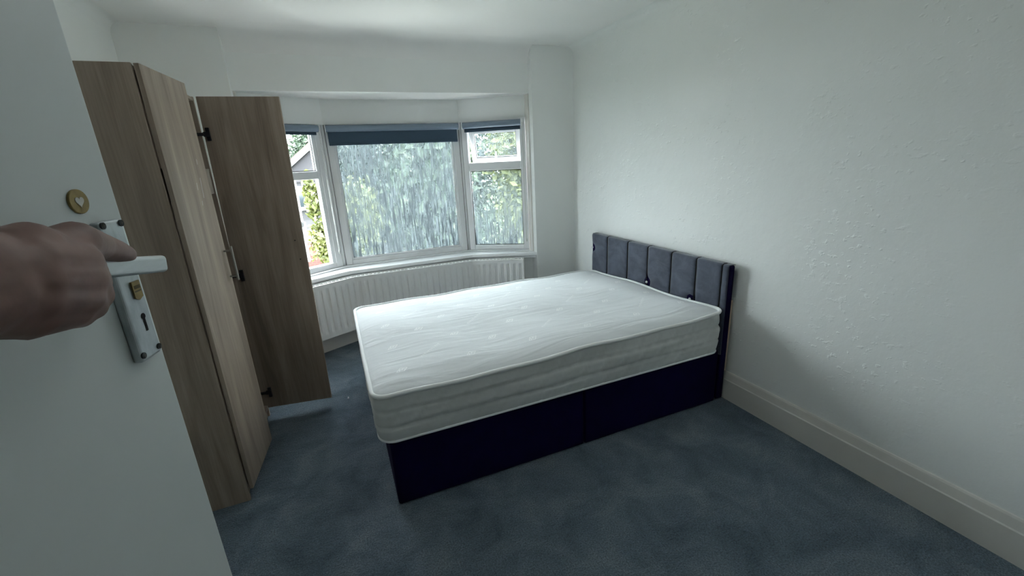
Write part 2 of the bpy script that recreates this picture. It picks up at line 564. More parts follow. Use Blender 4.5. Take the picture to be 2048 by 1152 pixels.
# skirting boards
bm = B()
prof = [(XR, 0), (XR - 0.022, 0), (XR - 0.022, 0.125), (XR - 0.018, 0.130), (XR - 0.010, 0.165), (XR - 0.006, 0.172), (XR, 0.174)]
prism(bm, prof, lambda a, b: Vector((a, YF, b)), lambda a, b: Vector((a, YB, b)))
tag(obj('baseboard_right', bm, 'trim'), 'tall painted skirting board along the lumpy wall', 'baseboard', kind='structure')
bm = B()
sweep(bm, [(OL, 3.505), (0.045, 3.765), (1.115, 3.765), (OR, 3.505)], -0.02, 0.025, 0, 0.13)
tag(obj('baseboard_bay', bm, 'trim', bevel=0.004), 'painted skirting under the bay radiator', 'baseboard', kind='structure')
bm = B()
box(bm, OR, XR - 0.025, YB - 0.02, YB, 0, 0.174)
box(bm, XL, OL, YB - 0.02, YB, 0, 0.174)
tag(obj('baseboard_back', bm, 'trim', bevel=0.004), 'painted skirting along the back piers', 'baseboard', kind='structure')
# sill board and its bead
SPTS = [(OL, 3.435), (0.045, 3.69), (1.115, 3.69), (OR, 3.435)]
t = thing('trim_1', (0.58, 3.7, 0.60), 'white painted window sill board running round the bay', 'window sill', kind='structure')
bm = B()
a = offset_poly(SPTS, 0.0); w_ = offset_poly(WPTS, 0.06)
pl = [(OL - 0.0, a[0].y), (a[1].x, a[1].y), (a[2].x, a[2].y), (OR, a[3].y), (OR, w_[3].y), (w_[2].x, w_[2].y), (w_[1].x, w_[1].y), (OL, w_[0].y)]
prism(bm, pl, lambda p, q: Vector((p, q, 0.610)), lambda p, q: Vector((p, q, 0.640)))
obj('sill_board', bm, 'upvc', t, bevel=0.006)
bm = B(); sweep(bm, offset_poly(WPTS, -0.035), 0, 0.06, 0.640, 0.652)
obj('sill_bead', bm, 'upvc', t, bevel=0.004)
bm = B(); sweep(bm, offset_poly(SPTS, 0.02), 0, 0.025, 0.585, 0.610)
obj('sill_apron', bm, 'upvc', t, bevel=0.004)
# jamb linings of the bay opening
bm = B()
box(bm, OR - 0.012, OR + 0.001, YB + 0.061, 3.56, 0.64, Z_SOF)
box(bm, OL - 0.001, OL + 0.012, YB + 0.061, 3.56, 0.64, Z_SOF)
tag(obj('trim_2', bm, 'trim'), 'white jamb linings at both ends of the bay', 'trim', kind='structure')


# ------------------------------------------------------------------ windows
def seg_frame(A, Bp):
    A = Vector((A[0], A[1], 0)); Bp = Vector((Bp[0], Bp[1], 0))
    d = (Bp - A).normalized(); n = Vector((-d.y, d.x, 0))
    return A, d, n, (Bp - A).length


def ring(bm, o, d, n, u0, u1, z0, z1, w, v0, v1, wb=None, wt=None):
    """rectangular frame made of four bars"""
    wb = w if wb is None else wb; wt = w if wt is None else wt
    fbox(bm, o, d, n, ZV, u0, u0 + w, v0, v1, z0, z1)
    fbox(bm, o, d, n, ZV, u1 - w, u1, v0, v1, z0, z1)
    fbox(bm, o, d, n, ZV, u0 + w, u1 - w, v0, v1, z0, z0 + wb)
    fbox(bm, o, d, n, ZV, u0 + w, u1 - w, v0, v1, z1 - wt, z1)


def pane(name, parent, o, d, n, u0, u1, z0, z1, v, mat):
    bm = B(); fbox(bm, o, d, n, ZV, u0, u1, v, v + 0.006, z0, z1)
    p = obj(name, bm, mat, parent)
    bm = B(); ring(bm, o, d, n, u0 - 0.001, u1 + 0.001, z0 - 0.001, z1 + 0.001, 0.006, v - 0.004, v + 0.001)
    obj('gasket', bm, 'gasket', p)
    return p


def win_root(name, A, Bp, label):
    o, d, n, L = seg_frame(A, Bp)
    m = o + d * (L / 2); m.z = Z_SILL
    return thing(name, m, label, 'window', kind='structure'), o, d, n, L


# centre: one fixed pane
w, o, d, n, L = win_root('window_2', WPTS[1], WPTS[2], 'wide fixed centre window streaked with condensation')
bm = B(); ring(bm, o, d, n, 0.012, L - 0.012, 0.652, Z_HEAD + 0.01, 0.055, 0.0, 0.065, 0.04)
obj('frame', bm, 'upvc', w, bevel=0.005)
bm = B(); ring(bm, o, d, n, 0.064, L - 0.064, 0.690, Z_HEAD - 0.045, 0.018, 0.012, 0.055)
obj('glazing_bead', bm, 'upvc', w, bevel=0.006)
pane('pane', w, o, d, n, 0.080, L - 0.080, 0.705, Z_HEAD - 0.06, 0.032, 'glass_wet')

# left: clear fixed light over an open side hung casement
w, o, d, n, L = win_root('window_1', WPTS[0], WPTS[1], 'angled window beside the wardrobe door with its lower casement open')
bm = B(); ring(bm, o, d, n, 0.0, L - 0.012, 0.652, Z_HEAD + 0.01, 0.06, 0.0, 0.065, 0.045)
fbox(bm, o, d, n, ZV, L - 0.10, L - 0.06, 0.01, 0.06, 0.69, Z_HEAD)
obj('frame', bm, 'upvc', w, bevel=0.005)
part('transom', 'upvc', w, lambda bm: fbox(bm, o, d, n, ZV, 0.06, L - 0.10, 0.0, 0.065, 1.385, 1.445), bevel=0.005)
pane('pane', w, o, d, n, 0.062, L - 0.098, 1.447, Z_HEAD - 0.05, 0.032, 'glass')
hp = o + d * 0.065 + n * 0.05
ang = R_(28)
d2 = (d * math.cos(ang) + n * math.sin(ang)); n2 = Vector((-d2.y, d2.x, 0))
bm = B(); ring(bm, hp, d2, n2, 0.0, 0.415, 0.705, 1.378, 0.05, 0.0, 0.055)
sash = obj('casement', bm, 'upvc', w, bevel=0.005)
bm = B(); fbox(bm, hp, d2, n2, ZV, 0.05, 0.365, 0.025, 0.031, 0.755, 1.328)
obj('pane', bm, 'glass', sash)
bm = B(); ring(bm, hp, d2, n2, 0.046, 0.369, 0.751, 1.332, 0.009, -0.0015, 0.026)
obj('gasket', bm, 'gasket', sash)
bm = B()
fbox(bm, hp, d2, n2, ZV, 0.375, 0.395, -0.012, 0.0, 1.00, 1.05)
fbox(bm, hp, d2, n2, ZV, 0.378, 0.392, -0.030, -0.012, 0.93, 1.045)
obj('handle', bm, 'upvc', sash, bevel=0.003)

# right: top hung vent ajar over a fixed pane
w, o, d, n, L = win_root('window_3', WPTS[2], WPTS[3], 'angled window beside the headboard wall with its top vent ajar')
bm = B(); ring(bm, o, d, n, 0.012, L, 0.652, Z_HEAD + 0.01, 0.05, 0.0, 0.065, 0.04)
obj('frame', bm, 'upvc', w, bevel=0.005)
part('transom', 'upvc', w, lambda bm: fbox(bm, o, d, n, ZV, 0.062, L - 0.05, 0.0, 0.065, 1.375, 1.445), bevel=0.005)
pane('pane', w, o, d, n, 0.064, L - 0.052, 0.694, 1.373, 0.03, 'glass_wet2')
va = R_(17)
hp = o + n * 0.055 + ZV * 1.735
zv = Vector((0, 0, 1)) * math.cos(va) - n * math.sin(va)       # up along the sash (its foot swings outwards)
nv = n * math.cos(va) + ZV * math.sin(va)
u0v, u1v, hv = 0.066, L - 0.054, 0.30


def vring(bm, u0, u1, z0, z1, w_, v0, v1):
    fbox(bm, hp, d, nv, zv, u0, u0 + w_, v0, v1, z0, z1)
    fbox(bm, hp, d, nv, zv, u1 - w_, u1, v0, v1, z0, z1)
    fbox(bm, hp, d, nv, zv, u0 + w_, u1 - w_, v0, v1, z0, z0 + w_)
    fbox(bm, hp, d, nv, zv, u0 + w_, u1 - w_, v0, v1, z1 - w_, z1)


bm = B(); vring(bm, u0v, u1v, -hv, 0.0, 0.042, -0.02, 0.03)
vent = obj('vent_sash', bm, 'upvc', w, bevel=0.005)
bm = B(); fbox(bm, hp, d, nv, zv, u0v + 0.042, u1v - 0.042, 0.0, 0.006, -hv + 0.042, -0.042)
obj('pane', bm, 'glass_vent', vent)
bm = B(); vring(bm, u0v + 0.041, u1v - 0.041, -hv + 0.041, -0.041, 0.005, -0.006, 0.001)
obj('gasket', bm, 'gasket', vent)
um = (u0v + u1v) / 2
bm = B()
fbox(bm, hp, d, nv, zv, um - 0.012, um + 0.012, -0.032, -0.02, -hv + 0.005, -hv + 0.038)
fbox(bm, hp, d, nv, zv, um - 0.006, um + 0.006, -0.046, -0.032, -hv + 0.012, -hv + 0.100)
obj('handle', bm, 'upvc', vent, bevel=0.003)
bm = B(); fbox(bm, hp, d, nv, zv, u0v + 0.004, u0v + 0.010, -0.09, -0.02, -hv + 0.10, -hv + 0.112)
obj('stay', bm, 'steel', vent)
# corner posts between the lights with their dirty joints
for i, (px_, py_) in enumerate((WPTS[1], WPTS[2])):
    p = thing('trim_%d' % (3 + i), (px_, py_, 0.65), ('white corner post between the open window and the wide pane', 'white corner post between the wide pane and the vent window')[i], 'window post', kind='structure')
    bm = B(); tube(bm, [(px_, py_ + 0.02, 0.645), (px_, py_ + 0.02, Z_HEAD + 0.01)], 0.026, 10)
    obj('post', bm, 'upvc', p, smooth=True)
    bm = B()
    for s_ in (-1, 1):
        tube(bm, [(px_ + s_ * 0.0125, py_ - 0.004, 0.653), (px_ + s_ * 0.0125, py_ - 0.004, Z_HEAD)], 0.0022, 5)
    obj('joint', bm, 'dirt', p)


# ------------------------------------------------------------------ roller blinds
def blind(A, Bp, u0, u1, drop, label, chain_end):
    o, d, n, L = seg_frame(A, Bp)
    o = o - n * 0.034
    zc = Z_HEAD - 0.031
    r = thing('roller_blind', o + d * ((u0 + u1) / 2) + ZV * drop, label, 'roller blind', 'navy roller blinds in the bay')
    bm = B(); tube(bm, [o + d * u0 + ZV * zc, o + d * u1 + ZV * zc], 0.026, 20)
    obj('roll', bm, 'blind_roll_lit', r, angle=40)
    bm = B(); fbox(bm, o, d, n, ZV, u0 + 0.008, u1 - 0.008, 0.010, 0.0125, drop, zc)
    obj('cloth', bm, 'blind', r)
    bm = B(); fbox(bm, o, d, n, ZV, u0 + 0.008, u1 - 0.008, 0.006, 0.017, drop - 0.004, drop + 0.016)
    obj('bottom_bar', bm, 'blind', r, bevel=0.003)
    for u in (u0 - 0.007, u1 + 0.001):
        bm = B(); fbox(bm, o, d, n, ZV, u, u + 0.006, -0.026, 0.033, zc - 0.030, zc + 0.030)
        obj('bracket', bm, 'upvc', r, bevel=0.002)
    if chain_end is not None:
        bm = B()
        u = (u0 - 0.010) if chain_end[0] == 0 else (u1 + 0.010)
        z1 = chain_end[1]
        for s_ in (-0.006, 0.006):
            tube(bm, [o + d * u + n * s_ + ZV * zc, o + d * (u + chain_end[2] * 0.5) + n * s_ * 0.8 + ZV * ((zc + z1) / 2), o + d * (u + chain_end[2]) + n * s_ * 0.7 + ZV * z1], 0.0017, 5)
        ch = obj('bead_chain', bm, 'chain', r)
        bm = B(); q = o + d * (u + chain_end[2]) + ZV * (z1 - 0.008)
        tube(bm, [q + ZV * 0.012, q, q - ZV * 0.022], [0.003, 0.006, 0.004], 8)
        obj('chain_weight', bm, 'chain', ch, smooth=True)


blind(WPTS[0], WPTS[1], 0.02, 0.522, 1.716, 'narrow navy roller blind above the open casement, rolled up', (1, 0.80, 0.004))
blind(WPTS[1], WPTS[2], 0.024, 1.095, 1.636, 'wide navy roller blind above the streaked centre pane, partly lowered', None)
blind(WPTS[2], WPTS[3], 0.040, 0.553, 1.708, 'narrow navy roller blind above the ajar vent, rolled up', (1, 0.76, 0.004))

# ------------------------------------------------------------------ radiator bent round the bay
RP = [Vector(p) for p in ((-0.36, 3.405), (0.075, 3.622), (1.085, 3.622), (1.50, 3.415))]
rad = thing('radiator', (0.57, 3.6, 0.15), 'white fluted panel radiator bent round the bay under the sill', 'radiator')
segs = [(RP[i + 1] - RP[i]).length for i in range(3)]
LT = sum(segs)


def rad_pt(u):
    for i, s in enumerate(segs):
        if u <= s or i == 2:
            dd = (RP[i + 1] - RP[i]).normalized()
            return RP[i] + dd * u, Vector((-dd.y, dd.x))
        u -= s


nu, pitch = 420, LT / 36
zs = [0.158, 0.17, 0.195, 0.205, 0.215, 0.23, 0.26, 0.40, 0.52, 0.535, 0.55, 0.558, 0.565, 0.58, 0.597]
bm = B()
gridv = []
for i in range(nu + 1):
    u = LT * i / nu
    p, nn = rad_pt(u)
    ph = (u % pitch) / pitch
    rowv = []
    for z in zs:
        g = abs(ph - 0.5) / 0.5                     # 0 in groove centre, 1 on the crest
        hw = 0.55
        zt = max(0.0, min(1.0, min((z - 0.198) / 0.022, (0.563 - z) / 0.022)))
        k = max(0.0, 1 - (g / hw) ** 2) if g < hw else 0
        q = p + nn * (0.012 * min(1.0, k * 1.6) * zt)
        rowv.append(bm.verts.new((q.x, q.y, z)))
    gridv.append(rowv)
for i in range(nu):
    for j in range(len(zs) - 1):
        bm.faces.new((gridv[i][j], gridv[i + 1][j], gridv[i + 1][j + 1], gridv[i][j + 1]))
fp = obj('front_panel', bm, 'radiator', rad, angle=50)
bm = B(); sweep(bm, RP, 0.055, 0.065, 0.158, 0.59)
obj('back_panel', bm, 'radiator', rad)
bm = B(); sweep(bm, RP, -0.003, 0.008, 0.585, 0.601); sweep(bm, RP, 0.056, 0.067, 0.585, 0.601)
obj('top_rail', bm, 'radiator', rad, bevel=0.002)
bm = B()
for k in range(60):
    u = LT * (k + 0.5) / 60
    p, nn = rad_pt(u); tt = Vector((nn.y, -nn.x))
    fbox(bm, Vector((p.x, p.y, 0)), Vector((tt.x, tt.y, 0)), Vector((nn.x, nn.y, 0)), ZV, -0.004, 0.004, 0.008, 0.056, 0.590, 0.597)
gr = obj('top_grille', bm, 'radiator', rad)
gr['kind'] = 'stuff'
for e_, (k0, k1) in enumerate(((0, 1), (3, 2))):
    dd = (RP[k1] - RP[k0]).normalized(); nn = Vector((-dd.y, dd.x)) if e_ == 0 else Vector((dd.y, -dd.x))
    bm = B(); fbox(bm, Vector((RP[k0].x, RP[k0].y, 0)), Vector((dd.x, dd.y, 0)), Vector((nn.x, nn.y, 0)), ZV, -0.004, 0.004, -0.002, 0.066, 0.158, 0.597)
    obj('side_panel', bm, 'radiator', rad, bevel=0.002)
    bm = B()
    q = RP[k0] - dd * 0.03 + nn * 0.03
    tube(bm, [(q.x, q.y, 0.0), (q.x, q.y, 0.17)], 0.0075, 10)
    tube(bm, [(q.x, q.y, 0.15), (q.x, q.y, 0.235)], 0.016, 12)
    tube(bm, [(q.x, q.y, 0.185), (q.x + dd.x * 0.03, q.y + dd.y * 0.03, 0.185)], 0.009, 8)
    obj('valve', bm, 'radiator', rad, angle=40)

# ------------------------------------------------------------------ wardrobe
WX, WBK, WY0, WY1, WZ, TH = -0.560, -1.008, 1.984, 2.765, 1.835, 0.016
wd = thing('wardrobe', ((WX + WBK) / 2, (WY0 + WY1) / 2, 0), 'beech laminate two door wardrobe with one door swung wide open', 'wardrobe')
part('side_panel', 'wood', wd, lambda b: box(b, WBK, WX, WY0, WY0 + TH, 0, WZ), bevel=0.001)
part('side_panel', 'wood', wd, lambda b: box(b, WBK, WX, WY1 - TH, WY1, 0, WZ), bevel=0.001)
part('top_panel', 'wood', wd, lambda b: box(b, WBK, WX - 0.002, WY0 + TH, WY1 - TH, WZ - 0.02, WZ - 0.004), bevel=0.001)
part('bottom_panel', 'wood', wd, lambda b: box(b, WBK, WX, WY0 + TH, WY1 - TH, 0.06, 0.076))
part('back_panel', 'wood', wd, lambda b: box(b, WBK, WBK + 0.004, WY0 + TH, WY1 - TH, 0.06, WZ - 0.02))
part('plinth', 'wood', wd, lambda b: box(b, WX - 0.03, WX - 0.014, WY0 + TH, WY1 - TH, 0, 0.06))
part('shelf', 'wood', wd, lambda b: box(b, WBK + 0.004, WX - 0.004, WY0 + TH, WY1 - TH, 1.47, 1.486))
part('shelf_rail', 'wood', wd, lambda b: box(b, WX - 0.022, WX - 0.006, WY0 + TH, WY1 - TH, 1.36, 1.47))
part('hanging_rail', 'steel', wd, lambda b: tube(b, [(-0.78, WY0 + TH, 1.31), (-0.78, WY1 - TH, 1.31)], 0.011, 10))


def leaf_door(name, o, d, n, wdt, z0, z1):
    return part(name, 'wood', wd, lambda b: fbox(b, o, d, n, ZV, 0, wdt, -TH, 0, z0, z1), bevel=0.0012)


a_ = R_(5.5)
o1 = Vector((-0.538, WY0 + 0.003, 0)); d1 = Vector((math.sin(a_), math.cos(a_), 0)); n1 = Vector((math.cos(a_), -math.sin(a_), 0))
dr = leaf_door('door', o1, d1, n1, 0.388, 0.058, WZ - 0.001)
dr['label'] = 'plain beech door standing slightly ajar'
bm = B()
hu = 0.362
for z in (0.985, 1.108):
    tube(bm, [o1 + d1 * hu + ZV * z, o1 + d1 * hu + n1 * 0.032 + ZV * z], 0.0045, 8)
tube(bm, [o1 + d1 * hu + n1 * 0.032 + ZV * 0.965, o1 + d1 * hu + n1 * 0.032 + ZV * 1.128], 0.0055, 10)
obj('handle', bm, 'steel', dr, angle=40)
for (u, z, l, s_) in ((0.305, 1.50, 0.022, 0.1), (0.240, 1.395, 0.03, 0.12), (0.285, 1.36, 0.085, 0.12), (0.250, 1.33, 0.02, 0.3)):
    bm = B()
    fbox(bm, o1 + d1 * u + ZV * z, d1, n1, (ZV + d1 * s_).normalized(), -0.0012, 0.0012, -0.0002, 0.0003, 0, l)
    obj('scratch', bm, 'paper', dr)

a_ = R_(-7.5)
o2 = Vector((-0.557, WY1 - 0.004, 0)); d2 = Vector((math.cos(a_), math.sin(a_), 0)); n2 = Vector((-d2.y, d2.x, 0))
tilt = R_(0.8)
zt_ = (ZV * math.cos(tilt) + d2 * math.sin(tilt)).normalized(); dt_ = (d2 * math.cos(tilt) - ZV * math.sin(tilt)).normalized()
od = part('door', 'wood', wd, lambda b: fbox(b, o2 + ZV * 0.06 - d2 * 0.012, dt_, n2, zt_, 0, 0.380, -TH, 0, 0, WZ - 0.06), bevel=0.0012)
od['label'] = 'beech door swung wide open showing its hinges'
for z in (1.655, 0.905, 0.165):
    bm = B()
    c = o2 - n2 * TH + ZV * z
    fbox(bm, c, d2, n2, ZV, 0.010, 0.040, -0.012, 0.0, -0.012, 0.012)
    fbox(bm, c, d2, n2, ZV, 0.022, 0.040, -0.010, 0.0, -0.032, 0.032)
    fbox(bm, c, d2, n2, ZV, -0.030, 0.016, -0.014, -0.004, -0.008, 0.008)
    fbox(bm, c, d2, n2, ZV, -0.055, -0.028, -0.022, -0.004, -0.020, 0.020)
    obj('hinge', bm, 'hinge', od, bevel=0.002)
for (u, z) in ((0.335, 1.075), (0.345, 0.965)):
    bm = B(); tube(bm, [o2 + d2 * u - n2 * (TH - 0.001) + ZV * z, o2 + d2 * u - n2 * (TH + 0.003) + ZV * z], 0.004, 8)
    obj('screw', bm, 'darkboard', od)

# ------------------------------------------------------------------ bed
BX0, BX1, BY0, BY1, BZ = 0.068, 1.935, 1.640, 2.985, 0.335
bed = thing('bed', (1.0, 2.3, 0), 'dark plum divan bed base with a velvet headboard against the lumpy wall', 'bed')
SEAM = 1.026
part('base_section', 'navy', bed, lambda b: box(b, BX0, SEAM - 0.0015, BY0, BY1, 0.004, BZ), bevel=0.012, bseg=3)
part('base_section', 'navy', bed, lambda b: box(b, SEAM + 0.0015, BX1, BY0, BY1, 0.004, BZ), bevel=0.012, bseg=3)
for i_, x in enumerate((0.15, 0.95, 1.10, 1.85)):
    for y in (BY0 + 0.1, BY1 - 0.1):
        part('glide', 'hinge', bed, lambda b: tube(b, [(x, y, 0), (x, y, 0.01)], 0.02, 10))
HY0, HY1, HX0, HX1, HZ = 1.648, 3.005, 1.950, 2.008, 0.838
hb = part('headboard', 'navy', bed, lambda b: box(b, HX0 + 0.008, HX1, HY0, HY1, 0.003, HZ - 0.006), bevel=0.010, bseg=3)
cuts = [3.005, 2.785, 2.530, 2.310, 2.083, 1.876, 1.690, 1.648]
tufts = [(2.306, 0.585), (1.905, 0.572), (2.990, 0.722)]
for k in range(7):
    y1, y0 = cuts[k], cuts[k + 1]
    bm = B()
    ny, nz = 14, 40
    z0, z1 = 0.30, HZ
    gv = []
    for i in range(ny + 1):
        row = []
        y = y0 + 0.0015 + (y1 - y0 - 0.003) * i / ny
        ey = min(i, ny - i) / ny * (y1 - y0)
        for j in range(nz + 1):
            tz = j / nz
            # over the front and then round the top edge
            s_ = tz * (z1 - z0 + 0.045)
            if s_ <= z1 - z0 - 0.012:
                z, xo = z0 + s_, 0.0
            else:
                q = (s_ - (z1 - z0 - 0.012))
                a2 = min(q / 0.018, 1.0) * math.pi / 2
                z = z1 - 0.012 + 0.012 * math.sin(a2)
                xo = 0.012 * (1 - math.cos(a2)) + max(0.0, q - 0.018)
            puff = 0.0055 * (1 - math.exp(-ey / 0.006)) if k < 6 else 0.004 * (1 - math.exp(-ey / 0.006))
            x = HX0 + 0.006 - puff + xo
            for (ty, tzz) in tufts:
                rr = math.hypot(y - ty, z - tzz)
                x += 0.016 * math.exp(-(rr / 0.022) ** 2) + 0.006 * math.exp(-(rr / 0.05) ** 2)
            x += 0.0022 * noise.noise(Vector((y * 9, z * 14, 3.1)))
            row.append(bm.verts.new((x, y, z)))
        gv.append(row)
    for i in range(ny):
        for j in range(nz):
            bm.faces.new((gv[i][j], gv[i + 1][j], gv[i + 1][j + 1], gv[i][j + 1]))
    # skirt so the padding has depth
    outl = [gv[0][j] for j in range(nz + 1)] + [gv[i][nz] for i in range(1, ny + 1)] + [gv[ny][j] for j in range(nz - 1, -1, -1)] + [gv[i][0] for i in range(ny - 1, 0, -1)]
    back = [bm.verts.new((max(v.co.x, HX0 + 0.012), v.co.y, v.co.z - (0.004 if v.co.z > z1 - 0.002 else 0))) for v in outl]
    for i in range(len(outl)):
        bm.faces.new((outl[i], outl[(i + 1) % len(outl)], back[(i + 1) % len(outl)], back[i]))
    obj('padded_panel', bm, 'velvet', hb, smooth=True)
for k in range(1, 7):
    bm = B(); tube(bm, [(HX0 + 0.003, cuts[k], 0.30), (HX0 + 0.003, cuts[k], HZ - 0.008), (HX0 + 0.016, cuts[k], HZ), (HX0 + 0.04, cuts[k], HZ)], 0.0034, 6)
    obj('piping', bm, 'hole', hb)
for (y, z) in tufts:
    bm = B(); ball(bm, (HX0 + 0.001, y, z), 0.0095, 2, (0.7, 1, 1))
    obj('crystal_button', bm, 'crystal', hb)
part('back_strut', 'pine', bed, lambda b: box(b, HX1, HX1 + 0.012, HY0 + 0.006, HY0 + 0.06, 0.18, 0.625))

# mattress
MX0, MX1, MY0, MY1 = 0.032, 1.925, 1.622, 2.965
mt = thing('mattress', (0.98, 2.3, BZ), 'bare white double mattress with piped edges and embroidered diamonds', 'mattress')
RC = 0.07


def outline(nper, inset=0.0):
    pts = []
    x0, x1, y0, y1, r = MX0 + inset, MX1 - inset, MY0 + inset, MY1 - inset, RC
    corner = [((x1 - r, y0 + r), -90), ((x1 - r, y1 - r), 0), ((x0 + r, y1 - r), 90), ((x0 + r, y0 + r), 180)]
    raw = []
    for (c, a0) in corner:
        for k in range(13):
            a = R_(a0 + 90 * k / 12)
            raw.append(Vector((c[0] + r * math.cos(a), c[1] + r * math.sin(a))))
    raw.append(raw[0])
    Ls = [0]
    for a, b in zip(raw, raw[1:]): Ls.append(Ls[-1] + (b - a).length)
    T = Ls[-1]; j = 0
    for i in range(nper):
        s = T * i / nper
        while Ls[j + 1] < s: j += 1
        f = (s - Ls[j]) / max(1e-9, Ls[j + 1] - Ls[j])
        pts.append(raw[j].lerp(raw[j + 1], f))
    return pts, T


NP = 440
OUT, TPER = outline(NP)


def xf(x): return (x - MX0) / (MX1 - MX0)
def yf(y): return (y - MY0) / (MY1 - MY0)


def edge_z(x, y):
    a, b = xf(x), yf(y)
    z = 0.548 - 0.018 * b + 0.026 * a * (1 - b)
    z += 0.0045 * math.sin(a * 13 + 0.8) * (0.4 + 0.6 * (1 - b)) + 0.003 * math.sin(a * 27 + b * 9) + 0.004 * math.sin(b * 12 + 1)
    return z


def top_z(x, y, s):
    """s: 0 at the centre, 1 at the piping"""
    e = edge_z(x, y)
    k = 1 - s
    dome = 0.034 * (1 - math.exp(-k / 0.12))
    dome += 0.004 * noise.noise(Vector((x * 3.0, y * 5.0, 0))) * min(1, k / 0.1)
    return e + dome


def cen(p):
    """centre line point each outline point shrinks to (keeps the ring spacing even)"""
    hw = (MY1 - MY0) / 2
    return Vector((min(max(p.x, MX0 + hw), MX1 - hw), (MY0 + MY1) / 2))


bm = B()
ss = [1.0, 0.985, 0.965, 0.94, 0.91, 0.87, 0.82, 0.75, 0.66, 0.56, 0.46, 0.36, 0.26, 0.17, 0.09, 0.03, 0.0]
prev = None
for s in ss:
    cur = []
    for p in OUT:
        c = cen(p); q = c + (p - c) * s
        cur.append(bm.verts.new((q.x, q.y, top_z(q.x, q.y, s) - (0.004 if s == 1.0 else 0))))
    if prev:
        for i in range(NP):
            j = (i + 1) % NP
            bm.faces.new((prev[i], prev[j], cur[j], cur[i]))
    prev = cur
bmesh.ops.remove_doubles(bm, verts=bm.verts[:], dist=2e-4)
obj('top_panel', bm, 'knit', mt, smooth=True)
# quilted border
bm = B()
prev = None
NV = 22
for j in range(NV + 1):
    t_ = j / NV
    cur = []
    for i, p in enumerate(OUT):
        c = cen(p); nrm = (p - c).normalized()
        arc = TPER * i / NP
        z1 = edge_z(p.x, p.y) - 0.004; z0 = BZ + 0.008
        bulge = 0.014 * math.sin(math.pi * t_) ** 0.7
        # quilting: soft blocks bounded by slanting stitch lines
        rowi = t_ * 3.0
        fr = abs((rowi % 1.0) - 0.5) * 2
        q1 = abs((((arc + 0.05 * math.floor(rowi)) / 0.115 + rowi * 0.45) % 1.0) - 0.5) * 2
        quilt = -0.010 * (math.exp(-((1 - fr) / 0.16) ** 2) * 0.9 + math.exp(-((1 - q1) / 0.14) ** 2) * 0.7) * math.sin(math.pi * t_) ** 0.5
        wr = 0.009 * noise.noise(Vector((arc * 2.5, t_ * 5 + arc * 0.6, 7)))
        off = bulge + quilt + wr * math.sin(math.pi * t_)
        q = p + nrm * off
        cur.append(bm.verts.new((q.x, q.y, z1 + (z0 - z1) * t_)))
    if prev:
        for i in range(NP):
            k = (i + 1) % NP
            bm.faces.new((prev[i], prev[k], cur[k], cur[i]))
    prev = cur
bm.faces.new(prev)
obj('border', bm, 'border', mt, smooth=True)
OUTP = [p + (p - cen(p)).normalized() * 0.006 for p in OUT]
bm = B(); tube(bm, [(p.x, p.y, edge_z(p.x, p.y) + 0.002) for p in OUTP], 0.0095, 10, closed=True)
pp = obj('piping', bm, 'piping', mt, smooth=True)
bm = B(); tube(bm, [(p.x, p.y, BZ + 0.0085) for p in OUT], 0.0065, 8, closed=True)
obj('piping', bm, 'piping', mt, smooth=True)


def surf(x, y):
    hw = (MY1 - MY0) / 2
    c = cen(Vector((x, y)))
    dx, dy = x - c.x, y - c.y
    s = max(abs(dx), abs(dy)) / hw if c.x not in (x,) else abs(dy) / hw
    s = min(1.0, s)
    return top_z(x, y, s) + 0.0006


def stroke(bm, pts, w=0.0022):
    for a, b in zip(pts, pts[1:]):
        a = Vector(a); b = Vector(b); d = (b - a).normalized(); nn = Vector((-d.y, d.x)) * w
        vs_ = [a - nn, b - nn, b + nn, a + nn]
        bm.faces.new([bm.verts.new((v.x, v.y, surf(v.x, v.y) + 0.0009)) for v in vs_])


rnd = random.Random(3)
for k in range(11):
    for m_ in range(-1, 9):
        x = 0.172 + 0.163 * k
        y = 1.785 + 0.305 * m_ - 0.1525 * (k % 2) + 0.004 * k
        y += (0.0 if k % 2 == 0 else 0.0)
        if not (MY0 + 0.07 < y < MY1 - 0.07 and MX0 + 0.06 < x < MX1 - 0.08):
            continue
        bm = B()
        if (k % 2 == 1) and (m_ + k // 2) % 2 == 1:
            # slanting line of stitched lettering, too small to read
            dv = Vector((0.72, 0.69)); nv_ = Vector((-0.69, 0.72)); c = Vector((x, y)) - dv * 0.075
            for q in range(11):
                h = rnd.uniform(0.005, 0.009); sl = rnd.uniform(-0.002, 0.004)
                b0 = c + dv * (0.0145 * q)
                stroke(bm, [b0 - nv_ * h, b0 + nv_ * h + dv * sl], 0.0018)
                if q % 2 == 0:
                    stroke(bm, [b0 + nv_ * h * 0.9, b0 + nv_ * h * 0.4 + dv * 0.008], 0.0017)
            obj('stitched_lettering', bm, 'stitch', mt)
        else:
            h, v_ = 0.030, 0.036
            e1, e2 = Vector((0.86, 0.5)), Vector((-0.35, 0.94))
            c = Vector((x, y))
            P4 = [c - e1 * h, c - e2 * v_ * 0.55, c + e1 * h, c + e2 * v_ * 0.55]
            stroke(bm, P4 + [P4[0]], 0.0019)
            zz = [c - e1 * h * 0.55 - e2 * 0.006, c - e1 * h * 0.25 + e2 * 0.010, c - e2 * 0.004, c + e1 * h * 0.25 + e2 * 0.008, c + e1 * h * 0.5 - e2 * 0.005]
            stroke(bm, zz, 0.0020)
            obj('stitched_diamond', bm, 'stitch', mt)

# ------------------------------------------------------------------ scrap on the carpet
bm = B()
prism(bm, [(-0.104, 2.728), (-0.094, 2.727), (-0.0955, 2.748), (-0.101, 2.750)], lambda a, b: Vector((a, b, 0.001)), lambda a, b: Vector((a, b, 0.007)))
tag(obj('paper_scrap', bm, 'paper'), 'tiny white scrap lying on the carpet by the bed foot', 'scrap')


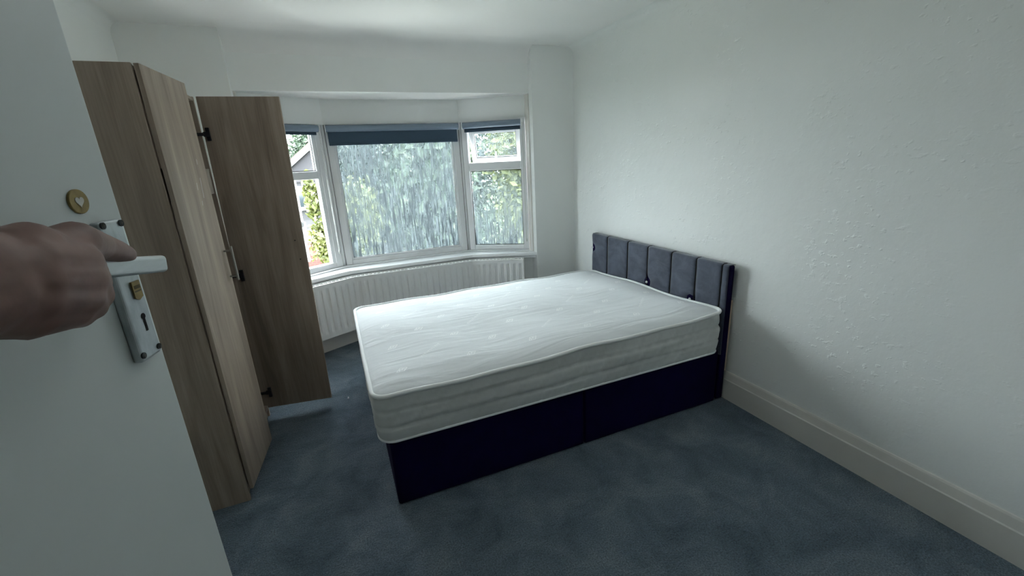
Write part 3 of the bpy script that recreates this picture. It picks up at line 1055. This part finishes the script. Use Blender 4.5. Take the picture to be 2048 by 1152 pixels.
# ------------------------------------------------------------------ room door with its handle
def dpt(px, py, off):
    r = ray(px, py)
    t_ = (DE + DN * off - CAM).dot(DN) / r.dot(DN)
    return CAM + r * t_


def uz(px, py, off):
    p = dpt(px, py, off)
    return (p - DE).dot(DD), p.z


def dbox(bm, u0, u1, v0, v1, z0, z1): return fbox(bm, DE, DD, DN, ZV, u0, u1, v0, v1, z0, z1)


door = thing('door_1', DE - DD * 0.38, 'white painted bedroom door standing open with an aluminium lever plate', 'door', kind='structure')
part('leaf', 'door', door, lambda b: dbox(b, -0.775, 0, -0.04, 0, 0.01, 1.99), bevel=0.003)
# lever plate
c4 = [uz(200, 452, .010), uz(238, 432, .010), uz(285, 727, .010), uz(328, 700, .010)]
pu0 = (c4[0][0] + c4[2][0]) / 2; pu1 = (c4[1][0] + c4[3][0]) / 2
pz1 = (c4[0][1] + c4[1][1]) / 2; pz0 = (c4[2][1] + c4[3][1]) / 2
plate = part('handle_plate', 'alu', door, lambda b: dbox(b, pu0, pu1, 0, 0.010, pz0, pz1), bevel=0.003, bseg=3)
for (qx, qy) in ((207, 452), (243, 446), (289, 711), (319, 692)):
    u, z = uz(qx, qy, .011)
    p = DE + DD * u + ZV * z
    bm = B(); tube(bm, [p + DN * 0.0095, p + DN * 0.0112], 0.0035, 14)
    s_ = obj('screw', bm, 'screw', plate)
    bm = B()
    fbox(bm, p, DD, DN, ZV, -0.0022, 0.0022, 0.0112, 0.0115, -0.0005, 0.0005); fbox(bm, p, DD, DN, ZV, -0.0005, 0.0005, 0.0112, 0.0115, -0.0022, 0.0022)
    obj('cross_slot', bm, 'dirt', s_)
# brass shield badge
bu, bz = uz(273, 581, .0105)
bw, bh = 0.0062, 0.0105
shape = [(-bw, bh), (-bw, -bh * 0.72), (-bw * 0.1, -bh), (bw, -bh * 0.72), (bw, bh)]
bm = B(); prism(bm, shape, lambda a, b: DE + DD * (bu + a) + DN * 0.0095 + ZV * (bz + b), lambda a, b: DE + DD * (bu + a) + DN * 0.0118 + ZV * (bz + b))
badge = obj('badge', bm, 'brass', plate)
badge['label'] = 'brass shield badge'
bm = B()
for i_ in range(6):
    uu = bu - 0.0044 + i_ * 0.00165
    dbox(bm, uu, uu + 0.0011, 0.0118, 0.0120, bz + 0.0022, bz + 0.0058)
dbox(bm, bu - 0.0046, bu + 0.0052, 0.0118, 0.0120, bz - 0.0012, bz + 0.0002)
obj('badge_lettering', bm, 'badgeprint', badge)
# keyhole
ku, kz = uz(287, 632, .0105); ku2, kz2 = uz(292, 655, .0105)
bm = B()
prism(bm, [(0.0034 * math.cos(k * math.pi / 8), 0.0034 * math.sin(k * math.pi / 8)) for k in range(16)], lambda a, b: DE + DD * (ku + a) + DN * 0.0098 + ZV * (kz + b), lambda a, b: DE + DD * (ku + a) + DN * 0.0104 + ZV * (kz + b))
dbox(bm, ku - 0.0017, ku + 0.0017, 0.0098, 0.0104, kz2 - 0.004, kz)
obj('keyhole', bm, 'hole', plate)
# brass disc with pale heart above the plate
du, dz = uz(158, 403, .002)
bm = B()
rd = 0.0117
tube(bm, [DE + DD * du + ZV * dz + DN * 0.0, DE + DD * du + ZV * dz + DN * 0.0025], rd, 32)
disc = obj('brass_disc', bm, 'brass', door, bevel=0.0006)
disc['label'] = 'small brass disc with a pale heart'
hp_ = []
for k in range(28):
    tt = 2 * math.pi * k / 28
    hp_.append((16 * math.sin(tt) ** 3 / 17 * 0.0055, (13 * math.cos(tt) - 5 * math.cos(2 * tt) - 2 * math.cos(3 * tt) - math.cos(4 * tt)) / 17 * 0.0058))
bm = B(); prism(bm, hp_, lambda a, b: DE + DD * (du + a) + DN * 0.0024 + ZV * (dz + b), lambda a, b: DE + DD * (du + a) + DN * 0.0030 + ZV * (dz + b))
obj('heart', bm, 'heart', disc)
# lever: hub near the free edge, grip running back towards the hinges
LO = 0.050
la = dpt(327, 527, LO); lb = dpt(206, 537, LO)
ld = (lb - la).normalized()
lup = (ZV - ld * ZV.dot(ld)).normalized(); ln = ld.cross(lup).normalized()
if ln.dot(DN) < 0: ln = -ln
bm = B()
hh, tt_ = 0.0088, 0.0050
fbox(bm, la, ld, ln, lup, 0, 0.135, -tt_, tt_, -hh, hh)
lever = obj('lever', bm, 'lever', plate, bevel=0.0042, bseg=4, angle=60)
hub = la + ld * 0.014
bm = B(); tube(bm, [hub - DN * (LO - 0.008), hub - DN * 0.003], 0.0085, 16)
obj('spindle_neck', bm, 'lever', lever, angle=40)
for z in (0.25, 1.0, 1.75):
    bm = B(); tube(bm, [HINGE + DN * 0.006 + ZV * (z - 0.05) + DD * 0.002, HINGE + DN * 0.006 + ZV * (z + 0.05) + DD * 0.002], 0.006, 10)
    obj('hinge', bm, 'alu', door)

# ------------------------------------------------------------------ hand on the lever
chains = [
    # thumb lying along the top of the lever
    [((-10, 548), .086, .026), ((56, 503), .088, .0190), ((100, 502), .086, .0148), ((150, 484), .082, .0152), ((198, 492), .063, .0116), ((234, 503), .053, .0102), ((253, 509), .0495, .0082)],
    # back of the hand to each knuckle, then the finger curling under the lever
    [((-40, 560), .088, .027), ((50, 534), .094, .020), ((152, 524), .092, .0152), ((199, 565), .064, .0086), ((182, 574), .040, .0080), ((160, 566), .030, .0070)],
    [((-40, 570), .088, .027), ((50, 560), .096, .020), ((162, 556), .094, .0150), ((197, 592), .074, .0102), ((178, 602), .040, .0085), ((155, 592), .030, .0072)],
    [((-40, 580), .088, .027), ((50, 592), .094, .020), ((156, 592), .092, .0148), ((184, 614), .074, .0100), ((168, 622), .042, .0085), ((148, 612), .031, .0072)],
    [((-40, 590), .086, .027), ((50, 618), .088, .0195), ((134, 618), .086, .0145), ((160, 632), .072, .0092), ((148, 636), .044, .0080), ((132, 628), .033, .0068)],
]
bm = B()


def capsule(bm, a, b, ra, rb):
    d = (b - a); L_ = d.length; d.normalize()
    s_ = d.cross(Vector((0.3, 0.2, 1))).normalized(); w_2 = s_.cross(d)
    rows = []
    prof_ = [(-ra * math.cos(R_(q)), ra * math.sin(R_(q))) for q in (12, 35, 60, 90)] + [(L_ - rb * math.cos(R_(q)), rb * math.sin(R_(q))) for q in (90, 120, 145, 168)]
    for (t_, rr) in prof_:
        rows.append([bm.verts.new(a + d * t_ + (s_ * math.cos(k * math.pi / 7) + w_2 * math.sin(k * math.pi / 7)) * rr) for k in range(14)])
    for r1_, r2_ in zip(rows, rows[1:]):
        for k in range(14):
            bm.faces.new((r1_[k], r1_[(k + 1) % 14], r2_[(k + 1) % 14], r2_[k]))
    bm.faces.new(rows[0][::-1]); bm.faces.new(rows[-1])


for ch in chains:
    P_ = [(dpt(q[0], q[1], o_), r_) for (q, o_, r_) in ch]
    for (a, ra), (b, rb) in zip(P_, P_[1:]):
        capsule(bm, a, b, ra, rb)
wrist = dpt(-40, 576, .088)
fore = [(wrist, .027), (wrist - DD * 0.06 - ZV * 0.002, .0255), (wrist - DD * 0.17 - ZV * 0.012, .033), (wrist - DD * 0.31 - ZV * 0.035, .040)]
for (a, ra), (b, rb) in zip(fore, fore[1:]):
    capsule(bm, a, b, ra, rb)
    capsule(bm, a + ZV * 0.012, b + ZV * 0.012, ra * 0.85, rb * 0.9)
person = obj('person', bm, 'skin', None, smooth=True)
tag(person, 'bare hand and forearm gripping the door lever, thumb on top', 'person')
md = person.modifiers.new('remesh', 'REMESH'); md.mode = 'VOXEL'; md.voxel_size = 0.0023; md.use_smooth_shade = True
md = person.modifiers.new('smooth', 'SMOOTH'); md.factor = 0.5; md.iterations = 4

# ------------------------------------------------------------------ unseen pendant added as fill light above mid room
MAT['fill_glow'], nt_, b_, o_ = new_mat('fill light globe')
b_.inputs['Base Color'].default_value = (0.9, 0.9, 0.88, 1)
b_.inputs['Emission Color'].default_value = (0.96, 1.0, 0.98, 1)
b_.inputs['Emission Strength'].default_value = 6.0
LX, LY, LZ = 0.55, 1.45, 2.11
fill_lamp = thing('fill_pendant', (LX, LY, LZ), 'added fill light, a glowing white globe hung out of view in mid room', 'fill_lamp')
bm = B(); ball(bm, (LX, LY, LZ), 0.13, 3)
obj('globe', bm, 'fill_glow', fill_lamp, smooth=True)
part('ceiling_rose', 'upvc', fill_lamp, lambda b: tube(b, [(LX, LY, ZC - 0.03), (LX, LY, ZC)], [0.03, 0.05], 24))
part('flex', 'upvc', fill_lamp, lambda b: tube(b, [(LX, LY, LZ + 0.12), (LX, LY, ZC - 0.02)], 0.004, 8))

# ------------------------------------------------------------------ outside
GZ = -3.3
bm = B(); box(bm, -40, 60, 4.5, 90, GZ - 0.3, GZ)
tag(obj('ground', bm, 'grass'), 'lawn and gardens below the window', 'ground', kind='structure')
bm = B(); box(bm, -7, 11, 4.0, 10.2, GZ - 0.02, GZ + 0.02)  # added out of view to bounce light up onto ceiling and soffit
tag(obj('bounce_drive', bm, 'bounce_paving'), 'unseen pale slab added below the bay window to bounce light up', 'bounce_drive', kind='structure')


def leaves(name, mat, parent, blobs, nleaf, size, seed):
    rs = np.random.RandomState(seed)
    w = np.array([b[1][0] * b[1][1] * b[1][2] for b in blobs]) ** (2 / 3); w /= w.sum()
    V = []
    for (c, r), k in zip(blobs, rs.multinomial(nleaf, w)):
        dirs = rs.normal(size=(k, 3)); dirs /= np.linalg.norm(dirs, axis=1)[:, None]
        rad_ = rs.uniform(0.25, 1.0, k) ** 0.5 * (1 + 0.16 * rs.normal(size=k))
        cpt = np.array(c) + dirs * rad_[:, None] * np.array(r)
        nrm = dirs + rs.normal(size=(k, 3)) * 0.7; nrm /= np.linalg.norm(nrm, axis=1)[:, None]
        t1 = np.cross(nrm, rs.normal(size=(k, 3))); t1 /= np.linalg.norm(t1, axis=1)[:, None]
        t2 = np.cross(nrm, t1)
        s = size * rs.uniform(0.6, 1.3, k)[:, None]
        V.append(np.stack([cpt - t1 * s, cpt - t2 * s * 0.5 + nrm * s * 0.15, cpt + t1 * s, cpt + t2 * s * 0.5 + nrm * s * 0.15], 1).reshape(-1, 3))
    V = np.concatenate(V)
    n_ = len(V) // 4
    me = bpy.data.meshes.new(name)
    me.from_pydata(V.tolist(), [], np.arange(n_ * 4).reshape(-1, 4).tolist())
    me.materials.append(MAT[mat])
    o = bpy.data.objects.new(name, me); col.objects.link(o)
    o.parent = parent; o.matrix_parent_inverse = Matrix.Translation(-parent.location)
    o['kind'] = 'stuff'
    return o


def tree(name, x, y, top, rad_, mat, label, seed, n_=5200, size=0.13, trunk=True):
    t = thing(name, (x, y, GZ), label, 'tree' if 'tree' in name else 'shrub', 'trees beyond the bay window')
    rs = random.Random(seed)
    hgt = top - GZ
    blobs = []
    for k in range(9):
        f = k / 8
        a = rs.uniform(0, 6.28)
        rr = rad_ * (0.55 + 0.35 * math.sin(math.pi * (0.15 + 0.8 * f)))
        blobs.append(((x + math.cos(a) * rad_ * 0.4 * (1 - 0.6 * f), y + math.sin(a) * rad_ * 0.4 * (1 - 0.6 * f), GZ + hgt * (0.26 + 0.64 * f)), (rr, rr, rr * 0.8)))
    leaves('foliage', mat, t, blobs, n_, size, seed)
    bm = B(); tube(bm, [(x, y, GZ), (x + 0.1, y, GZ + hgt * 0.4), (x - 0.05, y + 0.1, GZ + hgt * 0.8)], [0.22, 0.15, 0.05], 8)
    obj('trunk', bm, 'bark', t)
    for k in range(4):
        a = k * 1.6 + seed
        bm = B(); tube(bm, [(x + 0.08, y, GZ + hgt * (0.35 + 0.1 * k)), (x + math.cos(a) * rad_ * 0.6, y + math.sin(a) * rad_ * 0.6, GZ + hgt * (0.5 + 0.1 * k))], [0.07, 0.025], 6)
        obj('branch', bm, 'bark', t)


# climbing shrub close to the open casement
t = thing('shrub', (0.25, 8.0, GZ), 'lime green climbing shrub right outside the open casement', 'shrub')
leaves('foliage', 'leaf_c', t, [((0.36, 8.0, -0.40), (0.40, 0.3, 0.60)), ((0.08, 8.0, 0.40), (0.46, 0.3, 0.46)), ((0.35, 8.0, 0.55), (0.45, 0.35, 0.7)), ((-0.16, 8.0, 0.22), (0.30, 0.25, 0.40)), ((-0.30, 8.0, 1.02), (0.12, 0.13, 0.40)), ((0.03, 8.0, 1.10), (0.13, 0.14, 0.36)), ((0.3, 8, -1.4), (0.5, 0.4, 0.9))], 9000, 0.062, 5)
bm = B(); tube(bm, [(0.25, 8.0, GZ), (0.3, 8.0, -1.0), (0.2, 8.0, 0.5)], [0.06, 0.045, 0.02], 7)
obj('stem', bm, 'bark', t)

tree('tree', 2.6, 11.0, 3.6, 1.25, 'leaf_a', 'mid green broad tree behind the streaked pane, nearest the shrub', 11)
tree('tree', 5.6, 12.0, 4.2, 1.25, 'leaf_c', 'yellowish green tree between the two dark trees', 12)
tree('tree', 4.2, 16.5, 5.4, 1.75, 'leaf_b', 'tall dark tree rising behind the yellowish green tree', 13)
tree('tree', 8.7, 13.2, 4.6, 1.4, 'leaf_b', 'shorter dark green tree behind the vent window', 14)
tree('tree', 11.6, 16.0, 5.4, 1.9, 'leaf_a', 'mid green tree farthest along the garden beyond the vent window', 15)
tree('tree', 8.4, 20.0, 6.8, 2.3, 'leaf_a', 'large mid green tree rising behind the shorter dark tree', 16)
tree('tree', -1.3, 44.0, 5.6, 2.2, 'leaf_a', 'distant hazy tree rising behind the brick gable', 17, 4000, 0.2)
tree('tree', 3.0, 21.3, 6.2, 1.35, 'leaf_a', 'mid green tree standing close in front of the gabled house', 19)
tree('tree', 1.4, 18.6, 5.0, 0.95, 'leaf_b', 'slim dark tree standing behind the nearest broad tree', 18)


# gabled house opposite
def house(x0, x1, y0, y1, ez, label, ridge_x, rz):
    h = thing('house', ((x0 + x1) / 2, y0, GZ), label, 'house')
    part('wall', 'render', h, lambda b: box(b, x0, x1, y0, y1, GZ, ez))
    bm = B(); prism(bm, [(x0, ez), (x1, ez), (ridge_x, rz)], lambda a, b: Vector((a, y0, b)), lambda a, b: Vector((a, y1, b)))
    obj('gable', bm, 'brick_grey', h)
    for xe in (x0 - 0.3, x1 + 0.3):
        e = ez - 0.3 * (rz - ez) / abs(ridge_x - (x0 if xe < ridge_x else x1))
        dvec = Vector((ridge_x - xe, 0, rz - e)); dn = dvec.normalized(); nr = Vector((-dn.z, 0, dn.x))
        if nr.z < 0: nr = -nr
        bm = B(); fbox(bm, Vector((xe, 0, e)), dn, Vector((0, 1, 0)), nr, 0, dvec.length, y0 - 0.15, y1, 0.02, 0.14)
        rf = obj('roof', bm, 'rooftile', h)
        bm = B(); fbox(bm, Vector((xe, 0, e)), dn, Vector((0, 1, 0)), nr, 0, dvec.length, y0 - 0.2, y0 - 0.14, -0.14, 0.10)
        obj('verge_board', bm, 'verge', rf)
    return h


h = house(-2.6, 3.6, 24.0, 31.0, 1.02, 'white rendered house with a grey brick gable seen past the casement', 0.5, 3.45)
part('string_course', 'hinge', h, lambda b: box(b, -2.62, 3.62, 23.9, 24.0, 0.94, 1.06))
for (wx, wz) in ((-1.12, 0.20), (0.9, 0.20)):
    f = part('window', 'verge', h, lambda b: box(b, wx - 0.48, wx + 0.48, 23.93, 24.0, wz - 0.55, wz + 0.55))
    part('pane', 'winglass', f, lambda b: box(b, wx - 0.38, wx - 0.03, 23.91, 23.94, wz - 0.45, wz + 0.45))
    part('pane', 'winglass', f, lambda b: box(b, wx + 0.03, wx + 0.38, 23.91, 23.94, wz - 0.45, wz + 0.45))
    part('window_sill', 'verge', f, lambda b: box(b, wx - 0.55, wx + 0.55, 23.82, 23.95, wz - 0.63, wz - 0.55))
h2 = house(-7.5, -1.9, 33.0, 40.0, 1.2, 'far white house with a pinkish tiled roof beside the brick gable', -4.7, 4.4)
# red brick outbuilding below
ob = thing('outbuilding', (-0.6, 12.5, GZ), 'low red brick outbuilding below the open casement', 'outbuilding')
part('brick_wall', 'brick_red', ob, lambda b: box(b, -2.6, 0.7, 12.5, 14.5, GZ, -0.36))
part('coping', 'verge', ob, lambda b: box(b, -2.68, 0.78, 12.43, 14.55, -0.36, -0.28))
